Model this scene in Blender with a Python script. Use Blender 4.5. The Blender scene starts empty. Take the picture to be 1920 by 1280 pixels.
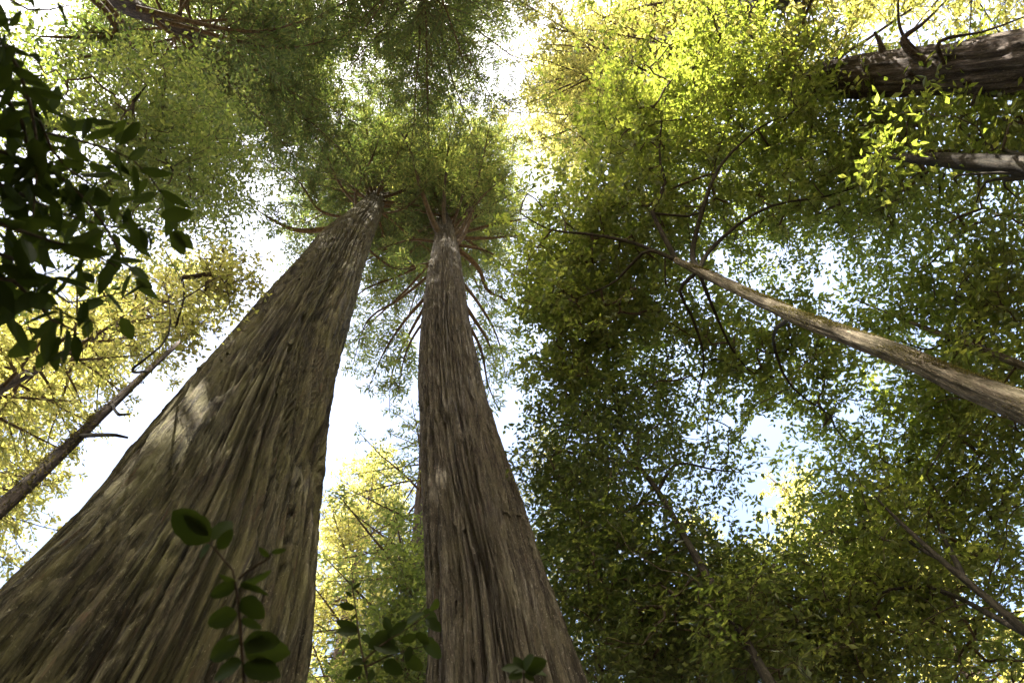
import bpy, math
import numpy as np
from mathutils import Vector, Matrix

sc = bpy.context.scene
R = math.radians
rng = np.random.default_rng(11)

# ------------------------------------------------------------------ camera
FPX = 1200.0                       # focal length in photo pixels (1920 wide)
ZEN = (815.0, 275.0)               # pixel where the vertical trunks converge
CAM = np.array([0.0, 0.0, 0.6])    # held low, looking up
_w = np.array([ZEN[0]-960, 640-ZEN[1], -FPX]); _w /= np.linalg.norm(_w)
_y = np.array([0, -1.0, 0]); _y -= _y.dot(_w)*_w; _y /= np.linalg.norm(_y)
_x = np.cross(_y, _w)
M3 = np.array([_x, _y, _w])
cd = bpy.data.cameras.new('camera'); cam = bpy.data.objects.new('camera', cd)
sc.collection.objects.link(cam)
cam.matrix_world = Matrix.Translation(Vector(CAM)) @ Matrix(M3.tolist()).to_4x4()
cd.sensor_width = 36.0; cd.lens = 36.0*FPX/1920.0; cd.clip_start = 0.05; cd.clip_end = 2000
cd.dof.use_dof = True; cd.dof.focus_distance = 16.0; cd.dof.aperture_fstop = 4.0
sc.camera = cam

# ------------------------------------------------------------------ light
SUN_EL, SUN_AZ = 53.0, 198.0       # azimuth from +Y towards +X
wd = bpy.data.worlds.new('World'); sc.world = wd; wd.use_nodes = True
nt = wd.node_tree; bgn = nt.nodes['Background']
sky = nt.nodes.new('ShaderNodeTexSky'); sky.sky_type = 'NISHITA'; sky.sun_disc = False
sky.sun_elevation = R(SUN_EL); sky.sun_rotation = R(SUN_AZ)
sky.air_density = 1.0; sky.dust_density = 7.0; sky.ozone_density = 1.0
nt.links.new(sky.outputs[0], bgn.inputs[0]); bgn.inputs[1].default_value = 0.105
ld = bpy.data.lights.new('sun', 'SUN'); ld.energy = 5.0; ld.angle = R(0.53); ld.color = (1.0, 0.94, 0.84)
sun = bpy.data.objects.new('sun', ld); sc.collection.objects.link(sun)
_sd = Vector((math.sin(R(SUN_AZ))*math.cos(R(SUN_EL)), math.cos(R(SUN_AZ))*math.cos(R(SUN_EL)), math.sin(R(SUN_EL))))
sun.rotation_euler = _sd.to_track_quat('Z', 'Y').to_euler(); sun.location = _sd*80
sc.view_settings.view_transform = 'Standard'; sc.view_settings.look = 'None'
sc.view_settings.exposure = 3.0; sc.view_settings.gamma = 1.0
sc.cycles.max_bounces = 7; sc.cycles.diffuse_bounces = 5; sc.cycles.transmission_bounces = 5
sc.cycles.glossy_bounces = 2; sc.cycles.sample_clamp_indirect = 6.0

# ------------------------------------------------------------------ helpers
def ray(px, py):
    c = np.array([px-960, 640-py, -FPX]); return M3 @ (c/np.linalg.norm(c))
def at(px, py, D):                 # point on that sight line at horizontal distance D
    r = ray(px, py); return CAM + r*(D/math.hypot(r[0], r[1]))
def ath(px, py, h):                # point on that sight line at height h above ground
    r = ray(px, py); return CAM + r*((h-CAM[2])/r[2])
def atr(px, py, s):                # point at distance s
    return CAM + ray(px, py)*s
def pol(az, D, z=0.0):
    return np.array([D*math.sin(R(az)), D*math.cos(R(az)), z])
def unit(v):
    v = np.asarray(v, float); return v/np.maximum(np.linalg.norm(v, axis=-1, keepdims=True), 1e-9)
def ground_z(x, y):
    return 0.25*np.sin(x*0.11+1.0)*np.cos(y*0.09)+0.12*np.sin(x*0.31+y*0.27)-0.21

_tab = np.random.default_rng(5).random((64, 64, 64)).astype(np.float32)*2-1
def vnoise(x, y, z):
    x = np.asarray(x)+31.7; y = np.asarray(y)+17.3; z = np.asarray(z)+43.1
    xi, yi, zi = np.floor(x).astype(int), np.floor(y).astype(int), np.floor(z).astype(int)
    fx, fy, fz = x-xi, y-yi, z-zi
    fx = fx*fx*(3-2*fx); fy = fy*fy*(3-2*fy); fz = fz*fz*(3-2*fz)
    def T(a, b, c): return _tab[(xi+a) & 63, (yi+b) & 63, (zi+c) & 63]
    a = T(0,0,0)*(1-fx)+T(1,0,0)*fx; b = T(0,1,0)*(1-fx)+T(1,1,0)*fx
    c = T(0,0,1)*(1-fx)+T(1,0,1)*fx; d = T(0,1,1)*(1-fx)+T(1,1,1)*fx
    return (a*(1-fy)+b*fy)*(1-fz)+(c*(1-fy)+d*fy)*fz

class MB:                          # collects quads
    def __init__(s): s.v = []; s.f = []; s.n = 0
    def add(s, v, f):
        v = np.asarray(v, np.float32).reshape(-1, 3); f = np.asarray(f, np.int32).reshape(-1, 4)
        s.v.append(v); s.f.append(f+s.n); s.n += len(v)
    def mesh(s, name, origin=(0, 0, 0), smooth=False):
        V = np.concatenate(s.v)-np.asarray(origin, np.float32); F = np.concatenate(s.f)
        me = bpy.data.meshes.new(name)
        me.vertices.add(len(V)); me.vertices.foreach_set('co', V.astype(np.float32).ravel())
        me.loops.add(F.size); me.loops.foreach_set('vertex_index', F.ravel())
        me.polygons.add(len(F)); me.polygons.foreach_set('loop_start', np.arange(0, F.size, 4, dtype=np.int32))
        me.polygons.foreach_set('use_smooth', np.full(len(F), smooth))
        me.update(calc_edges=True); me.validate()
        return me
def obj(name, me, mat, parent=None, loc=None):
    if isinstance(me, MB):
        me = me.mesh(name, parent['_o'] if parent is not None and loc is None else (0, 0, 0), smooth=True)
    o = bpy.data.objects.new(name, me); sc.collection.objects.link(o)
    if mat is not None and not me.materials: me.materials.append(mat)
    if parent is not None: o.parent = parent
    if loc is not None: o.location = loc
    return o
def leafobj(name, mb, mat, parent, stuff=False):
    o = obj(name, mb.mesh(name, parent['_o']), mat, parent)
    if stuff: o['kind'] = 'stuff'
    return o
def thing(name, label, cat, base, group=None):
    o = bpy.data.objects.new(name, None); sc.collection.objects.link(o)
    o.empty_display_size = 0.3
    o.location = [float(a) for a in base]; o['label'] = label; o['category'] = cat
    o['_o'] = [float(a) for a in base]
    if group: o['group'] = group
    return o

def smooth_path(P, rad, n):
    P = np.asarray(P, float); rad = np.asarray(rad, float)
    d = np.r_[0, np.cumsum(np.linalg.norm(np.diff(P, axis=0), axis=1))]; d /= d[-1]
    t = np.linspace(0, 1, n); k = len(P)
    out = np.zeros((n, 3))
    m = np.zeros_like(P)
    m[1:-1] = (P[2:]-P[:-2])/(d[2:]-d[:-2])[:, None]
    m[0] = (P[1]-P[0])/(d[1]-d[0]); m[-1] = (P[-1]-P[-2])/(d[-1]-d[-2])
    i = np.clip(np.searchsorted(d, t, 'right')-1, 0, k-2)
    h = (d[i+1]-d[i])[:, None]; u = ((t-d[i])/(d[i+1]-d[i]))[:, None]
    out = (2*u**3-3*u**2+1)*P[i]+(u**3-2*u**2+u)*h*m[i]+(-2*u**3+3*u**2)*P[i+1]+(u**3-u**2)*h*m[i+1]
    return out, np.interp(t, d, rad)

def tube(mb, P, rad, segs=6, bump=0.0, bfreq=3.0, along=0.6):
    P = np.asarray(P, float); n = len(P)
    T = np.gradient(P, axis=0); T = unit(T)
    ref = np.array([0, 0, 1.0]) if abs(T[0][2]) < 0.8 else np.array([1.0, 0, 0])
    A = np.zeros_like(P); a = unit(np.cross(T[0], ref))
    for i in range(n):
        a = unit(a-T[i]*a.dot(T[i])); A[i] = a
    B = np.cross(T, A)
    th = np.linspace(0, 2*np.pi, segs, endpoint=False)
    c, s = np.cos(th), np.sin(th)
    rr = np.repeat(np.asarray(rad, float)[:, None], segs, 1)
    if bump:
        L = np.r_[0, np.cumsum(np.linalg.norm(np.diff(P, axis=0), axis=1))][:, None]
        ph = rng.random()*20
        nn = vnoise(c[None]*bfreq+ph, s[None]*bfreq, L*along)
        n2 = 1-2*np.abs(vnoise(c[None]*bfreq*2.3+ph, s[None]*bfreq*2.3+5, L*along*1.7))
        rr = rr*(1+bump*nn+bump*0.7*n2)
    V = P[:, None]+A[:, None]*(c[None, :, None]*rr[..., None])+B[:, None]*(s[None, :, None]*rr[..., None])
    i = np.arange(n-1)[:, None]*segs; j = np.arange(segs)[None]; j2 = (j+1) % segs
    mb.add(V, np.stack([i+j, i+j2, i+segs+j2, i+segs+j], -1))

def leaves(mb, P, d, nrm, L, W, fold=0.12):
    P = np.asarray(P); d = unit(d); s = unit(np.cross(d, nrm)); n = np.cross(s, d)
    L = np.asarray(L)[:, None]; W = np.asarray(W)[:, None]
    k = len(P)
    V = np.stack([P, P+d*L*0.45+s*W*0.5+n*W*fold, P+d*L-n*L*0.06, P+d*L*0.45-s*W*0.5+n*W*fold], 1)
    mb.add(V, np.arange(4*k).reshape(k, 4))

# ------------------------------------------------------------------ materials
def newmat(name):
    m = bpy.data.materials.new(name); m.use_nodes = True; m.node_tree.nodes.clear()
    return m, m.node_tree.nodes, m.node_tree.links
def ramp(N, cols):
    r = N.new('ShaderNodeValToRGB'); e = r.color_ramp.elements
    e[0].position, e[0].color = cols[0][0], (*cols[0][1], 1)
    e[1].position, e[1].color = cols[-1][0], (*cols[-1][1], 1)
    for p, c in cols[1:-1]:
        x = e.new(p); x.color = (*c, 1)
    return r
def leaf_mat(name, dif, tra, gloss=0.06, rough=0.45, mixt=0.5):
    m, N, K = newmat(name)
    g = N.new('ShaderNodeNewGeometry')
    r1 = ramp(N, [(i/(len(dif)-1), c) for i, c in enumerate(dif)])
    r2 = ramp(N, [(i/(len(tra)-1), c) for i, c in enumerate(tra)])
    K.new(g.outputs['Random Per Island'], r1.inputs[0]); K.new(g.outputs['Random Per Island'], r2.inputs[0])
    a = N.new('ShaderNodeBsdfDiffuse'); b = N.new('ShaderNodeBsdfTranslucent'); c = N.new('ShaderNodeBsdfGlossy')
    K.new(r1.outputs[0], a.inputs[0]); K.new(r2.outputs[0], b.inputs[0]); c.inputs['Roughness'].default_value = rough
    x = N.new('ShaderNodeMixShader'); x.inputs[0].default_value = mixt
    K.new(a.outputs[0], x.inputs[1]); K.new(b.outputs[0], x.inputs[2])
    y = N.new('ShaderNodeMixShader'); y.inputs[0].default_value = gloss
    K.new(x.outputs[0], y.inputs[1]); K.new(c.outputs[0], y.inputs[2])
    o = N.new('ShaderNodeOutputMaterial'); K.new(y.outputs[0], o.inputs[0])
    return m
def bark_mat(name, cols, lichen, lich_amt, scale=(9, 9, 0.9), fine=(36, 36, 8), bump=0.04, lsc=1.2, red=None, streak=0.85):
    m, N, K = newmat(name)
    tc = N.new('ShaderNodeTexCoord')
    def noise(sca, det=5, rough=0.6, dist=0.0):
        mp = N.new('ShaderNodeMapping'); mp.inputs['Scale'].default_value = sca
        K.new(tc.outputs['Object'], mp.inputs[0])
        n = N.new('ShaderNodeTexNoise'); n.inputs['Scale'].default_value = 1; n.inputs['Detail'].default_value = det
        n.inputs['Roughness'].default_value = rough; n.inputs['Distortion'].default_value = dist
        K.new(mp.outputs[0], n.inputs[0]); return n
    n1 = noise(scale, 6, 0.62, 0.4)
    r1 = ramp(N, cols); K.new(n1.outputs[0], r1.inputs[0])
    nf = noise(fine, 4, 0.7)
    rf = ramp(N, [(0.32, (0.30, 0.30, 0.30)), (0.68, (1.45, 1.45, 1.45))]); K.new(nf.outputs[0], rf.inputs[0])
    mu = N.new('ShaderNodeMix'); mu.data_type = 'RGBA'; mu.blend_type = 'MULTIPLY'; mu.inputs[0].default_value = 0.9
    K.new(r1.outputs[0], mu.inputs[6]); K.new(rf.outputs[0], mu.inputs[7])
    last = mu.outputs[2]
    def over(col, nz, lo, hi, fac):
        nonlocal last
        q = ramp(N, [(lo, (0, 0, 0)), (hi, (fac, fac, fac))]); K.new(nz.outputs[0], q.inputs[0])
        x = N.new('ShaderNodeMix'); x.data_type = 'RGBA'
        K.new(q.outputs[0], x.inputs[0]); K.new(last, x.inputs[6]); x.inputs[7].default_value = (*col, 1)
        last = x.outputs[2]
    over(lichen, noise((lsc*2.2, lsc*2.2, lsc*0.7), 6, 0.7, 0.3), 0.42, 0.66, lich_amt)
    over(tuple(c*0.45 for c in cols[0][1]), noise((8, 8, 0.30), 6, 0.75, 0.3), 0.50, 0.62, streak)
    over(tuple(min(1, c*1.25) for c in cols[-1][1]), noise((26, 26, 7), 5, 0.75), 0.60, 0.70, 0.55)
    over(tuple(min(1, c*1.5) for c in cols[-1][1]), noise((34, 34, 22), 3, 0.6), 0.64, 0.70, 0.5)
    if red: over(red, noise((14, 14, 0.5), 5, 0.7), 0.60, 0.72, 0.7)
    ns = noise((30, 30, 16), 3, 0.6)
    over(tuple(c*0.25 for c in cols[0][1]), ns, 0.66, 0.74, 0.7)
    p = N.new('ShaderNodeBsdfPrincipled'); p.inputs['Roughness'].default_value = 0.9
    p.inputs['Specular IOR Level'].default_value = 0.15
    K.new(last, p.inputs['Base Color'])
    b1 = N.new('ShaderNodeBump'); b1.inputs['Distance'].default_value = bump; b1.inputs['Strength'].default_value = 0.9
    K.new(nf.outputs[0], b1.inputs['Height'])
    b2 = N.new('ShaderNodeBump'); b2.inputs['Distance'].default_value = bump*1.2; b2.inputs['Strength'].default_value = 0.8
    K.new(n1.outputs[0], b2.inputs['Height']); K.new(b1.outputs[0], b2.inputs['Normal'])
    K.new(b2.outputs[0], p.inputs['Normal'])
    o = N.new('ShaderNodeOutputMaterial'); K.new(p.outputs[0], o.inputs[0])
    return m

M = {}
M['redwood_bark'] = bark_mat('redwood_bark', [(0.30, (0.024, 0.018, 0.009)), (0.46, (0.070, 0.055, 0.027)), (0.60, (0.106, 0.092, 0.050)), (0.76, (0.20, 0.178, 0.11))],
                             (0.11, 0.098, 0.034), 0.9, red=(0.085, 0.036, 0.018))
M['grey_redwood_bark'] = bark_mat('grey_redwood_bark', [(0.28, (0.027, 0.02, 0.014)), (0.46, (0.075, 0.060, 0.041)), (0.60, (0.118, 0.101, 0.072)), (0.76, (0.26, 0.23, 0.178))],
                                  (0.12, 0.105, 0.052), 0.5, red=(0.10, 0.052, 0.033))
M['limb_bark'] = bark_mat('limb_bark', [(0.3, (0.055, 0.039, 0.024)), (0.7, (0.145, 0.105, 0.062))], (0.085, 0.08, 0.04), 0.4, scale=(6, 6, 6), fine=(30, 30, 30), bump=0.01)
M['dark_bark'] = bark_mat('dark_bark', [(0.3, (0.03, 0.023, 0.018)), (0.55, (0.085, 0.063, 0.048)), (0.75, (0.19, 0.15, 0.12))], (0.06, 0.055, 0.032), 0.35,
                          scale=(13, 13, 2.0), fine=(45, 45, 9), bump=0.025)
M['pale_bark'] = bark_mat('pale_bark', [(0.3, (0.07, 0.052, 0.032)), (0.5, (0.18, 0.145, 0.093)), (0.72, (0.38, 0.325, 0.225))], (0.055, 0.047, 0.018), 0.9,
                          scale=(16, 16, 3), fine=(60, 60, 10), bump=0.04, lsc=2.4)  # moss patches, darkened so the colour adds dapple to evenly lit bark
M['slim_bark'] = bark_mat('slim_bark', [(0.3, (0.022, 0.017, 0.012)), (0.55, (0.045, 0.036, 0.026)), (0.75, (0.09, 0.074, 0.055))], (0.045, 0.045, 0.02), 0.5, scale=(12, 12, 4), fine=(45, 45, 20), bump=0.012)
M['moss'] = leaf_mat('moss', [(0.07, 0.06, 0.015), (0.13, 0.105, 0.025), (0.10, 0.10, 0.02)], [(0.10, 0.09, 0.015), (0.16, 0.13, 0.02)], 0.02, 0.7, 0.3)
# broadleaf evergreen, redwood needles, needles coloured paler to look sunlit, foreground shrubs
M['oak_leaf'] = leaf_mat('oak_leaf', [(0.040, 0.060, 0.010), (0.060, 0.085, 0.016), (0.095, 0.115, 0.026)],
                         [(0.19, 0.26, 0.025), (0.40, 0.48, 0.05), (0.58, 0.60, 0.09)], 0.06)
M['shaded_leaf'] = leaf_mat('shaded_leaf', [(0.033, 0.048, 0.010), (0.046, 0.068, 0.014), (0.072, 0.090, 0.022)],
                          [(0.10, 0.14, 0.018), (0.18, 0.23, 0.03), (0.30, 0.33, 0.05)], 0.05)  # shade put into the colour: dimmer copy of the broadleaf tones
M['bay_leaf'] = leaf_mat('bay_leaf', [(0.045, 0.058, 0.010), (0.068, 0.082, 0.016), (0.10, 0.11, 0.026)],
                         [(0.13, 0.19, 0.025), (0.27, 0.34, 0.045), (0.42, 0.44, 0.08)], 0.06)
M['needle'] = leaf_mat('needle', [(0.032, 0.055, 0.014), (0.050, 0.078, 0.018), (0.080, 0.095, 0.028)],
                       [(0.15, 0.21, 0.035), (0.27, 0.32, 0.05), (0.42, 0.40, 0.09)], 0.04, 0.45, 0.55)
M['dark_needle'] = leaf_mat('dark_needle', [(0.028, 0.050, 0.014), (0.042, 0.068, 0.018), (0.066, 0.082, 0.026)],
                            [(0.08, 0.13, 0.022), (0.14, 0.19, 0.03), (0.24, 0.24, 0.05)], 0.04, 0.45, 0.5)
M['sunlit_needle'] = leaf_mat('sunlit_needle', [(0.085, 0.092, 0.020), (0.12, 0.12, 0.026), (0.14, 0.128, 0.04)],
                            [(0.30, 0.31, 0.06), (0.46, 0.44, 0.09), (0.55, 0.48, 0.14)], 0.04, 0.45, 0.6)  # sunlight put into the colour: brighter, more translucent copy of needle
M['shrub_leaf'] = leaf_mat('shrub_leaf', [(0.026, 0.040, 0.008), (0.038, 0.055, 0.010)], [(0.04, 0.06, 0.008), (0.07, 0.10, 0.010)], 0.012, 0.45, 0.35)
M['twig'] = bark_mat('twig', [(0.3, (0.06, 0.045, 0.03)), (0.7, (0.15, 0.11, 0.07))], (0.10, 0.09, 0.05), 0.3, scale=(8, 8, 8), fine=(40, 40, 40), bump=0.004)

def soil_mat():
    m, N, K = newmat('forest_floor')
    tc = N.new('ShaderNodeTexCoord'); n = N.new('ShaderNodeTexNoise'); n.inputs['Scale'].default_value = 1.3; n.inputs['Detail'].default_value = 9
    K.new(tc.outputs['Object'], n.inputs[0])
    r = ramp(N, [(0.3, (0.05, 0.032, 0.02)), (0.5, (0.12, 0.075, 0.045)), (0.62, (0.09, 0.08, 0.03)), (0.75, (0.2, 0.13, 0.08))])
    K.new(n.outputs[0], r.inputs[0])
    p = N.new('ShaderNodeBsdfPrincipled'); p.inputs['Roughness'].default_value = 0.95; K.new(r.outputs[0], p.inputs['Base Color'])
    b = N.new('ShaderNodeBump'); b.inputs['Distance'].default_value = 0.06; K.new(n.outputs[0], b.inputs['Height']); K.new(b.outputs[0], p.inputs['Normal'])
    o = N.new('ShaderNodeOutputMaterial'); K.new(p.outputs[0], o.inputs[0]); return m
M['soil'] = soil_mat()

# ------------------------------------------------------------------ ground
g = MB(); k = 121; xs = np.sinh(np.linspace(-4.2, 4.2, k))*12
X, Y = np.meshgrid(xs, xs, indexing='ij')
V = np.stack([X, Y, ground_z(X, Y)*np.exp(-(X**2+Y**2)/160**2)], -1)
i = np.arange(k-1)[:, None]*k; j = np.arange(k-1)[None]
g.add(V, np.stack([i+j, i+k+j, i+k+j+1, i+j+1], -1))
go = obj('ground', g, M['soil']); go['kind'] = 'structure'

# ------------------------------------------------------------------ tree builders
class Axis:
    def __init__(s, P, rad):
        P = np.asarray(P, float); s.z = P[:, 2]; s.P = P; s.r = np.asarray(rad, float)
        s.Q, s.q = smooth_path(P, s.r, 400)
    def c(s, z): return np.stack([np.interp(z, s.Q[:, 2], s.Q[:, 0]), np.interp(z, s.Q[:, 2], s.Q[:, 1])], -1)
    def rad(s, z): return np.interp(z, s.Q[:, 2], s.q)
    def hit(s, px, py):            # where a sight line meets the trunk: (theta, z)
        r = ray(px, py); t = np.linspace(1, 80, 6000); P = CAM+t[:, None]*r
        d = np.linalg.norm(P[:, :2]-s.c(P[:, 2]), axis=1)-s.rad(P[:, 2])
        k = np.argmax(d < 0) if (d < 0).any() else np.argmin(d)
        v = P[k, :2]-s.c(P[k, 2]); return math.atan2(v[1], v[0]), P[k, 2]

def big_trunk(ax, zs, nf, nb, twist, lines=(), amp=1.0, seed=0.0, k1=4.0, k2=13.0, k3=36.0):
    # angular samples dense on the side that faces the clearing, coarse behind
    zmid = 12.0; c0 = ax.c(np.array([zmid]))[0]; front = math.atan2(-c0[1], -c0[0])
    th = np.r_[np.linspace(-1.75, 1.75, nf), np.linspace(1.75, 2*np.pi-1.75, nb+2)[1:-1]]+front
    Z, TH = np.meshgrid(zs, th, indexing='ij')
    rad = ax.rad(Z); C = ax.c(Z)
    warp = 0.13*vnoise(np.cos(TH)*2+seed, np.sin(TH)*2, Z*0.13)+0.03*vnoise(np.cos(TH)*7+seed, np.sin(TH)*7, Z*0.5)
    T = TH+twist*Z+warp
    c, s = np.cos(T), np.sin(T)
    n1 = vnoise(c*k1+seed, s*k1, Z*0.06)
    a2 = vnoise(c*k2+seed+9, s*k2, Z*0.14); n2 = np.minimum(1.0, np.abs(a2)*5.0)-0.85
    a3 = vnoise(c*k3+seed+3, s*k3, Z*0.30); n3 = np.minimum(1.0, np.abs(a3)*4.2)-0.8
    n4 = vnoise(c*k3*1.6+seed, s*k3*1.6, Z*2.2)
    n5 = vnoise(c*k2*0.8+seed+2, s*k2*0.8, Z*1.1)
    n6 = vnoise(c*k3*0.8+seed, s*k3*0.8, Z*3.5)
    a7 = vnoise(c*k2*1.7+seed+1, s*k2*1.7+4, Z*0.17); n7 = np.minimum(1.0, np.abs(a7)*5.0)-0.85
    disp = 0.10*n1+0.20*n2+0.12*n7+0.055*n3+0.014*n4+0.010*n5+0.006*np.round(n6*1.5)
    base = np.clip(1-Z/4.5, 0, 1)
    disp += base**1.5*0.35*np.cos(T*5+seed)
    disp *= amp*np.clip(rad/0.9, 0.25, 1.2)
    for pts, la, lw in lines:
        q = np.array([ax.hit(*p) for p in pts]); o = np.argsort(q[:, 1]); q = q[o]
        tt = np.interp(Z, q[:, 1], np.unwrap(q[:, 0])); d = (TH-tt+np.pi) % (2*np.pi)-np.pi
        end = 1/(1+np.exp(-(Z-q[0, 1])*1.6))/(1+np.exp((Z-q[-1, 1])*1.6))
        disp += la*np.exp(-(d*rad/lw)**2)*end
    rr = rad+disp
    V = np.stack([C[..., 0]+np.cos(TH)*rr, C[..., 1]+np.sin(TH)*rr, Z], -1)
    n, m = Z.shape; i = np.arange(n-1)[:, None]*m; j = np.arange(m)[None]; j2 = (j+1) % m
    mb = MB(); mb.add(V, np.stack([i+j, i+j2, i+m+j2, i+m+j], -1))
    return mb, th, zs, rr

def bark_strips(tree, ax, surf, mat, n, z0, z1, seed, extra=()):
    mb_, th, zs, rr = surf; rs = np.random.default_rng(seed)
    c0 = ax.c(np.array([10.0]))[0]; front = math.atan2(-c0[1], -c0[0])
    spots = [(front+rs.uniform(-1.15, 1.15), z0+(z1-z0)*rs.random()**1.6, rs.uniform(0.25, 1.0), rs.uniform(0.025, 0.06)) for _ in range(n)]
    spots += list(extra)
    for (t, z, L, w) in spots:
        m = 7; zz = z+np.linspace(0, L, m); tt = t+np.cumsum(rs.normal(0, 0.006, m))
        ia = np.array([np.argmin(np.abs((th-a+np.pi) % (2*np.pi)-np.pi)) for a in tt]); iz = np.clip(np.searchsorted(zs, zz), 0, len(zs)-1)
        rad = rr[iz, ia]; rad = np.maximum(rad, rad.mean()-0.01)
        lift = 0.004+0.025*np.linspace(1, 0, m)**3*(rs.random() < 0.6)+0.02*np.linspace(0, 1, m)**3*(rs.random() < 0.3)
        C = ax.c(zz); wv = w*np.sin(np.linspace(0.35, np.pi-0.25, m))
        b = MB(); V = []
        for q, (dr, sg) in enumerate([(0, -1), (0.018, -0.8), (0.022, 0.1), (0.016, 0.8), (0, 1)]):
            a = tt+sg*wv/rad; rd = rad+lift+dr
            V.append(np.stack([C[:, 0]+np.cos(a)*rd, C[:, 1]+np.sin(a)*rd, zz], -1))
        V = np.array(V); F = []
        for q in range(4):
            for p in range(m-1): F.append((q*m+p, (q+1)*m+p, (q+1)*m+p+1, q*m+p+1))
        b.add(V, F); obj('bark_strip', b, mat, tree)

def limb_path(start, az, elev, length, droop, n=9, wob=0.05):
    t = np.linspace(0, 1, n)
    d = np.array([math.sin(R(az)), math.cos(R(az)), 0.0]); side = np.array([d[1], -d[0], 0])
    h = length*t*math.cos(R(elev)); up = length*(t*math.sin(R(elev))-droop*t**1.7+0.5*droop*t**3.5)
    w = np.cumsum(rng.normal(0, wob, n))*length/n; w2 = np.cumsum(rng.normal(0, wob*0.6, n))*length/n
    w -= w[0]; w2 -= w2[0]
    return start+h[:, None]*d+(up+w2)[:, None]*np.array([0, 0, 1.0])+w[:, None]*side

def needle_sprays(mb, tw, P, dens, leafL, leafW, spread=0.42, start=0.12, twigs=True, stepm=0.085):
    """flat drooping sprays of needles on side shoots along the limb P"""
    seg = np.linalg.norm(np.diff(P, axis=0), axis=1); L = seg.sum(); cum = np.r_[0, np.cumsum(seg)]/L
    nb = max(3, int(L*dens)); t = start+(1-start)*np.sort(rng.random(nb))
    base = np.stack([np.interp(t, cum, P[:, a]) for a in range(3)], -1)
    T = unit(np.stack([np.interp(np.minimum(t+.05, 1), cum, P[:, a]) for a in range(3)], -1)-np.stack([np.interp(t-.05, cum, P[:, a]) for a in range(3)], -1))
    S = unit(np.cross(T, [0, 0, 1.0])); sg = np.where(np.arange(nb) % 2, 1.0, -1.0)[:, None]
    ang = rng.uniform(0.5, 1.15, (nb, 1))
    D = unit(T*np.cos(ang)+S*sg*np.sin(ang)+np.array([0, 0, 1.0])*rng.uniform(-0.35, 0.25, (nb, 1)))
    bl = L*spread*np.clip(1.15-t, 0.2, 1)*rng.uniform(0.45, 1.0, nb)
    bl = np.minimum(bl, 2.6)
    PP, DD, NN = [], [], []
    for b in range(nb):
        m = max(3, int(bl[b]/stepm)); u = np.linspace(0.08, 1, m)
        droop = 0.16*bl[b]
        pos = base[b]+D[b]*(u*bl[b])[:, None]-np.array([0, 0, 1.0])*(droop*u**2)[:, None]
        if twigs:
            tube(tw, np.vstack([base[b], pos[m//2], pos[-1]]), np.array([0.014, 0.009, 0.004])*min(1.5, bl[b]+.4), 3)
        s2 = unit(np.cross(D[b], [0, 0, 1.0]))
        for sgn in (1, -1):
            k = len(pos); dd = unit(D[b]*rng.uniform(0.4, 1.0, (k, 1))+s2*sgn*rng.uniform(0.5, 1.1, (k, 1))+rng.normal(0, 0.22, (k, 3))+np.array([0, 0, -0.18]))
            PP.append(pos+rng.normal(0, 0.03, (k, 3))); DD.append(dd)
            NN.append(np.array([0, 0, 1.0])+rng.normal(0, 0.5, (k, 3)))
    P2 = np.concatenate(PP); k = len(P2)
    leaves(mb, P2, np.concatenate(DD), np.concatenate(NN), leafL*rng.uniform(0.6, 1.3, k), leafW*rng.uniform(0.7, 1.3, k))

def conifer(tree, ax, z0, z1, nl, lmax, lmin=1.0, lowk=1.0, lowd=None, lows=0.3, twigs=True, dens=5.0, leafL=0.2, leafW=0.05, mat='needle', limb_mat='limb_bark', low=None,
            separate=False, elev=(5, 35), droop=0.35, azok=None, shape=0.8, stepm=0.085, segs=5, r0=0.07):
    needles, tw, joined = MB(), MB(), MB()
    golden = 137.5; a0 = rng.random()*360
    made = 0
    for i in range(nl):
        f = (i+rng.random()*0.8)/nl; z = z0+(z1-z0)*f; az = (a0+i*golden+rng.uniform(-25, 25)) % 360
        if azok and not azok(az, f): continue
        prof = math.sin(math.pi*(0.28+0.72*f))**shape if f > 0.3 else 0.75+0.25*f/0.3
        ln = (lmin+(lmax-lmin)*prof)*rng.uniform(0.7, 1.15)
        s = np.array([*ax.c(np.array([z]))[0], z]); d = pol(az, 1.0); s = s+d*ax.rad(z)*0.6
        P = limb_path(s, az, rng.uniform(*elev)*(1 if f < .8 else 1.6), ln, droop*rng.uniform(0.6, 1.4), n=9 if separate else 6)
        r = np.linspace(r0*(0.4+0.6*(1-f))*ln/lmax+0.012, 0.008, len(P))
        b = MB() if separate else joined
        tube(b, P, r, 6 if separate else 4, 0.12, 2.0, 2.0)
        if separate: obj('limb', b, M[limb_mat], tree)
        needle_sprays(needles, tw, P, dens, leafL, leafW, stepm=stepm, twigs=twigs)
    for (P, r) in (low or []):
        b = MB(); P2, r2 = smooth_path(P, r, 14); tube(b, P2, r2, 7, 0.12, 2.0, 2.0); obj('limb', b, M[limb_mat], tree)
        needle_sprays(needles, tw, P2, lowd or dens, leafL*lowk, leafW*lowk, start=lows, stepm=stepm*lowk)
    if joined.n: obj('branches', joined, M[limb_mat], tree)['kind'] = 'stuff'
    if tw.n: obj('twigs', tw, M['twig'], tree)['kind'] = 'stuff'
    leafobj('crown', needles, M[mat], tree, True)
    return len(needles.v)

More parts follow.
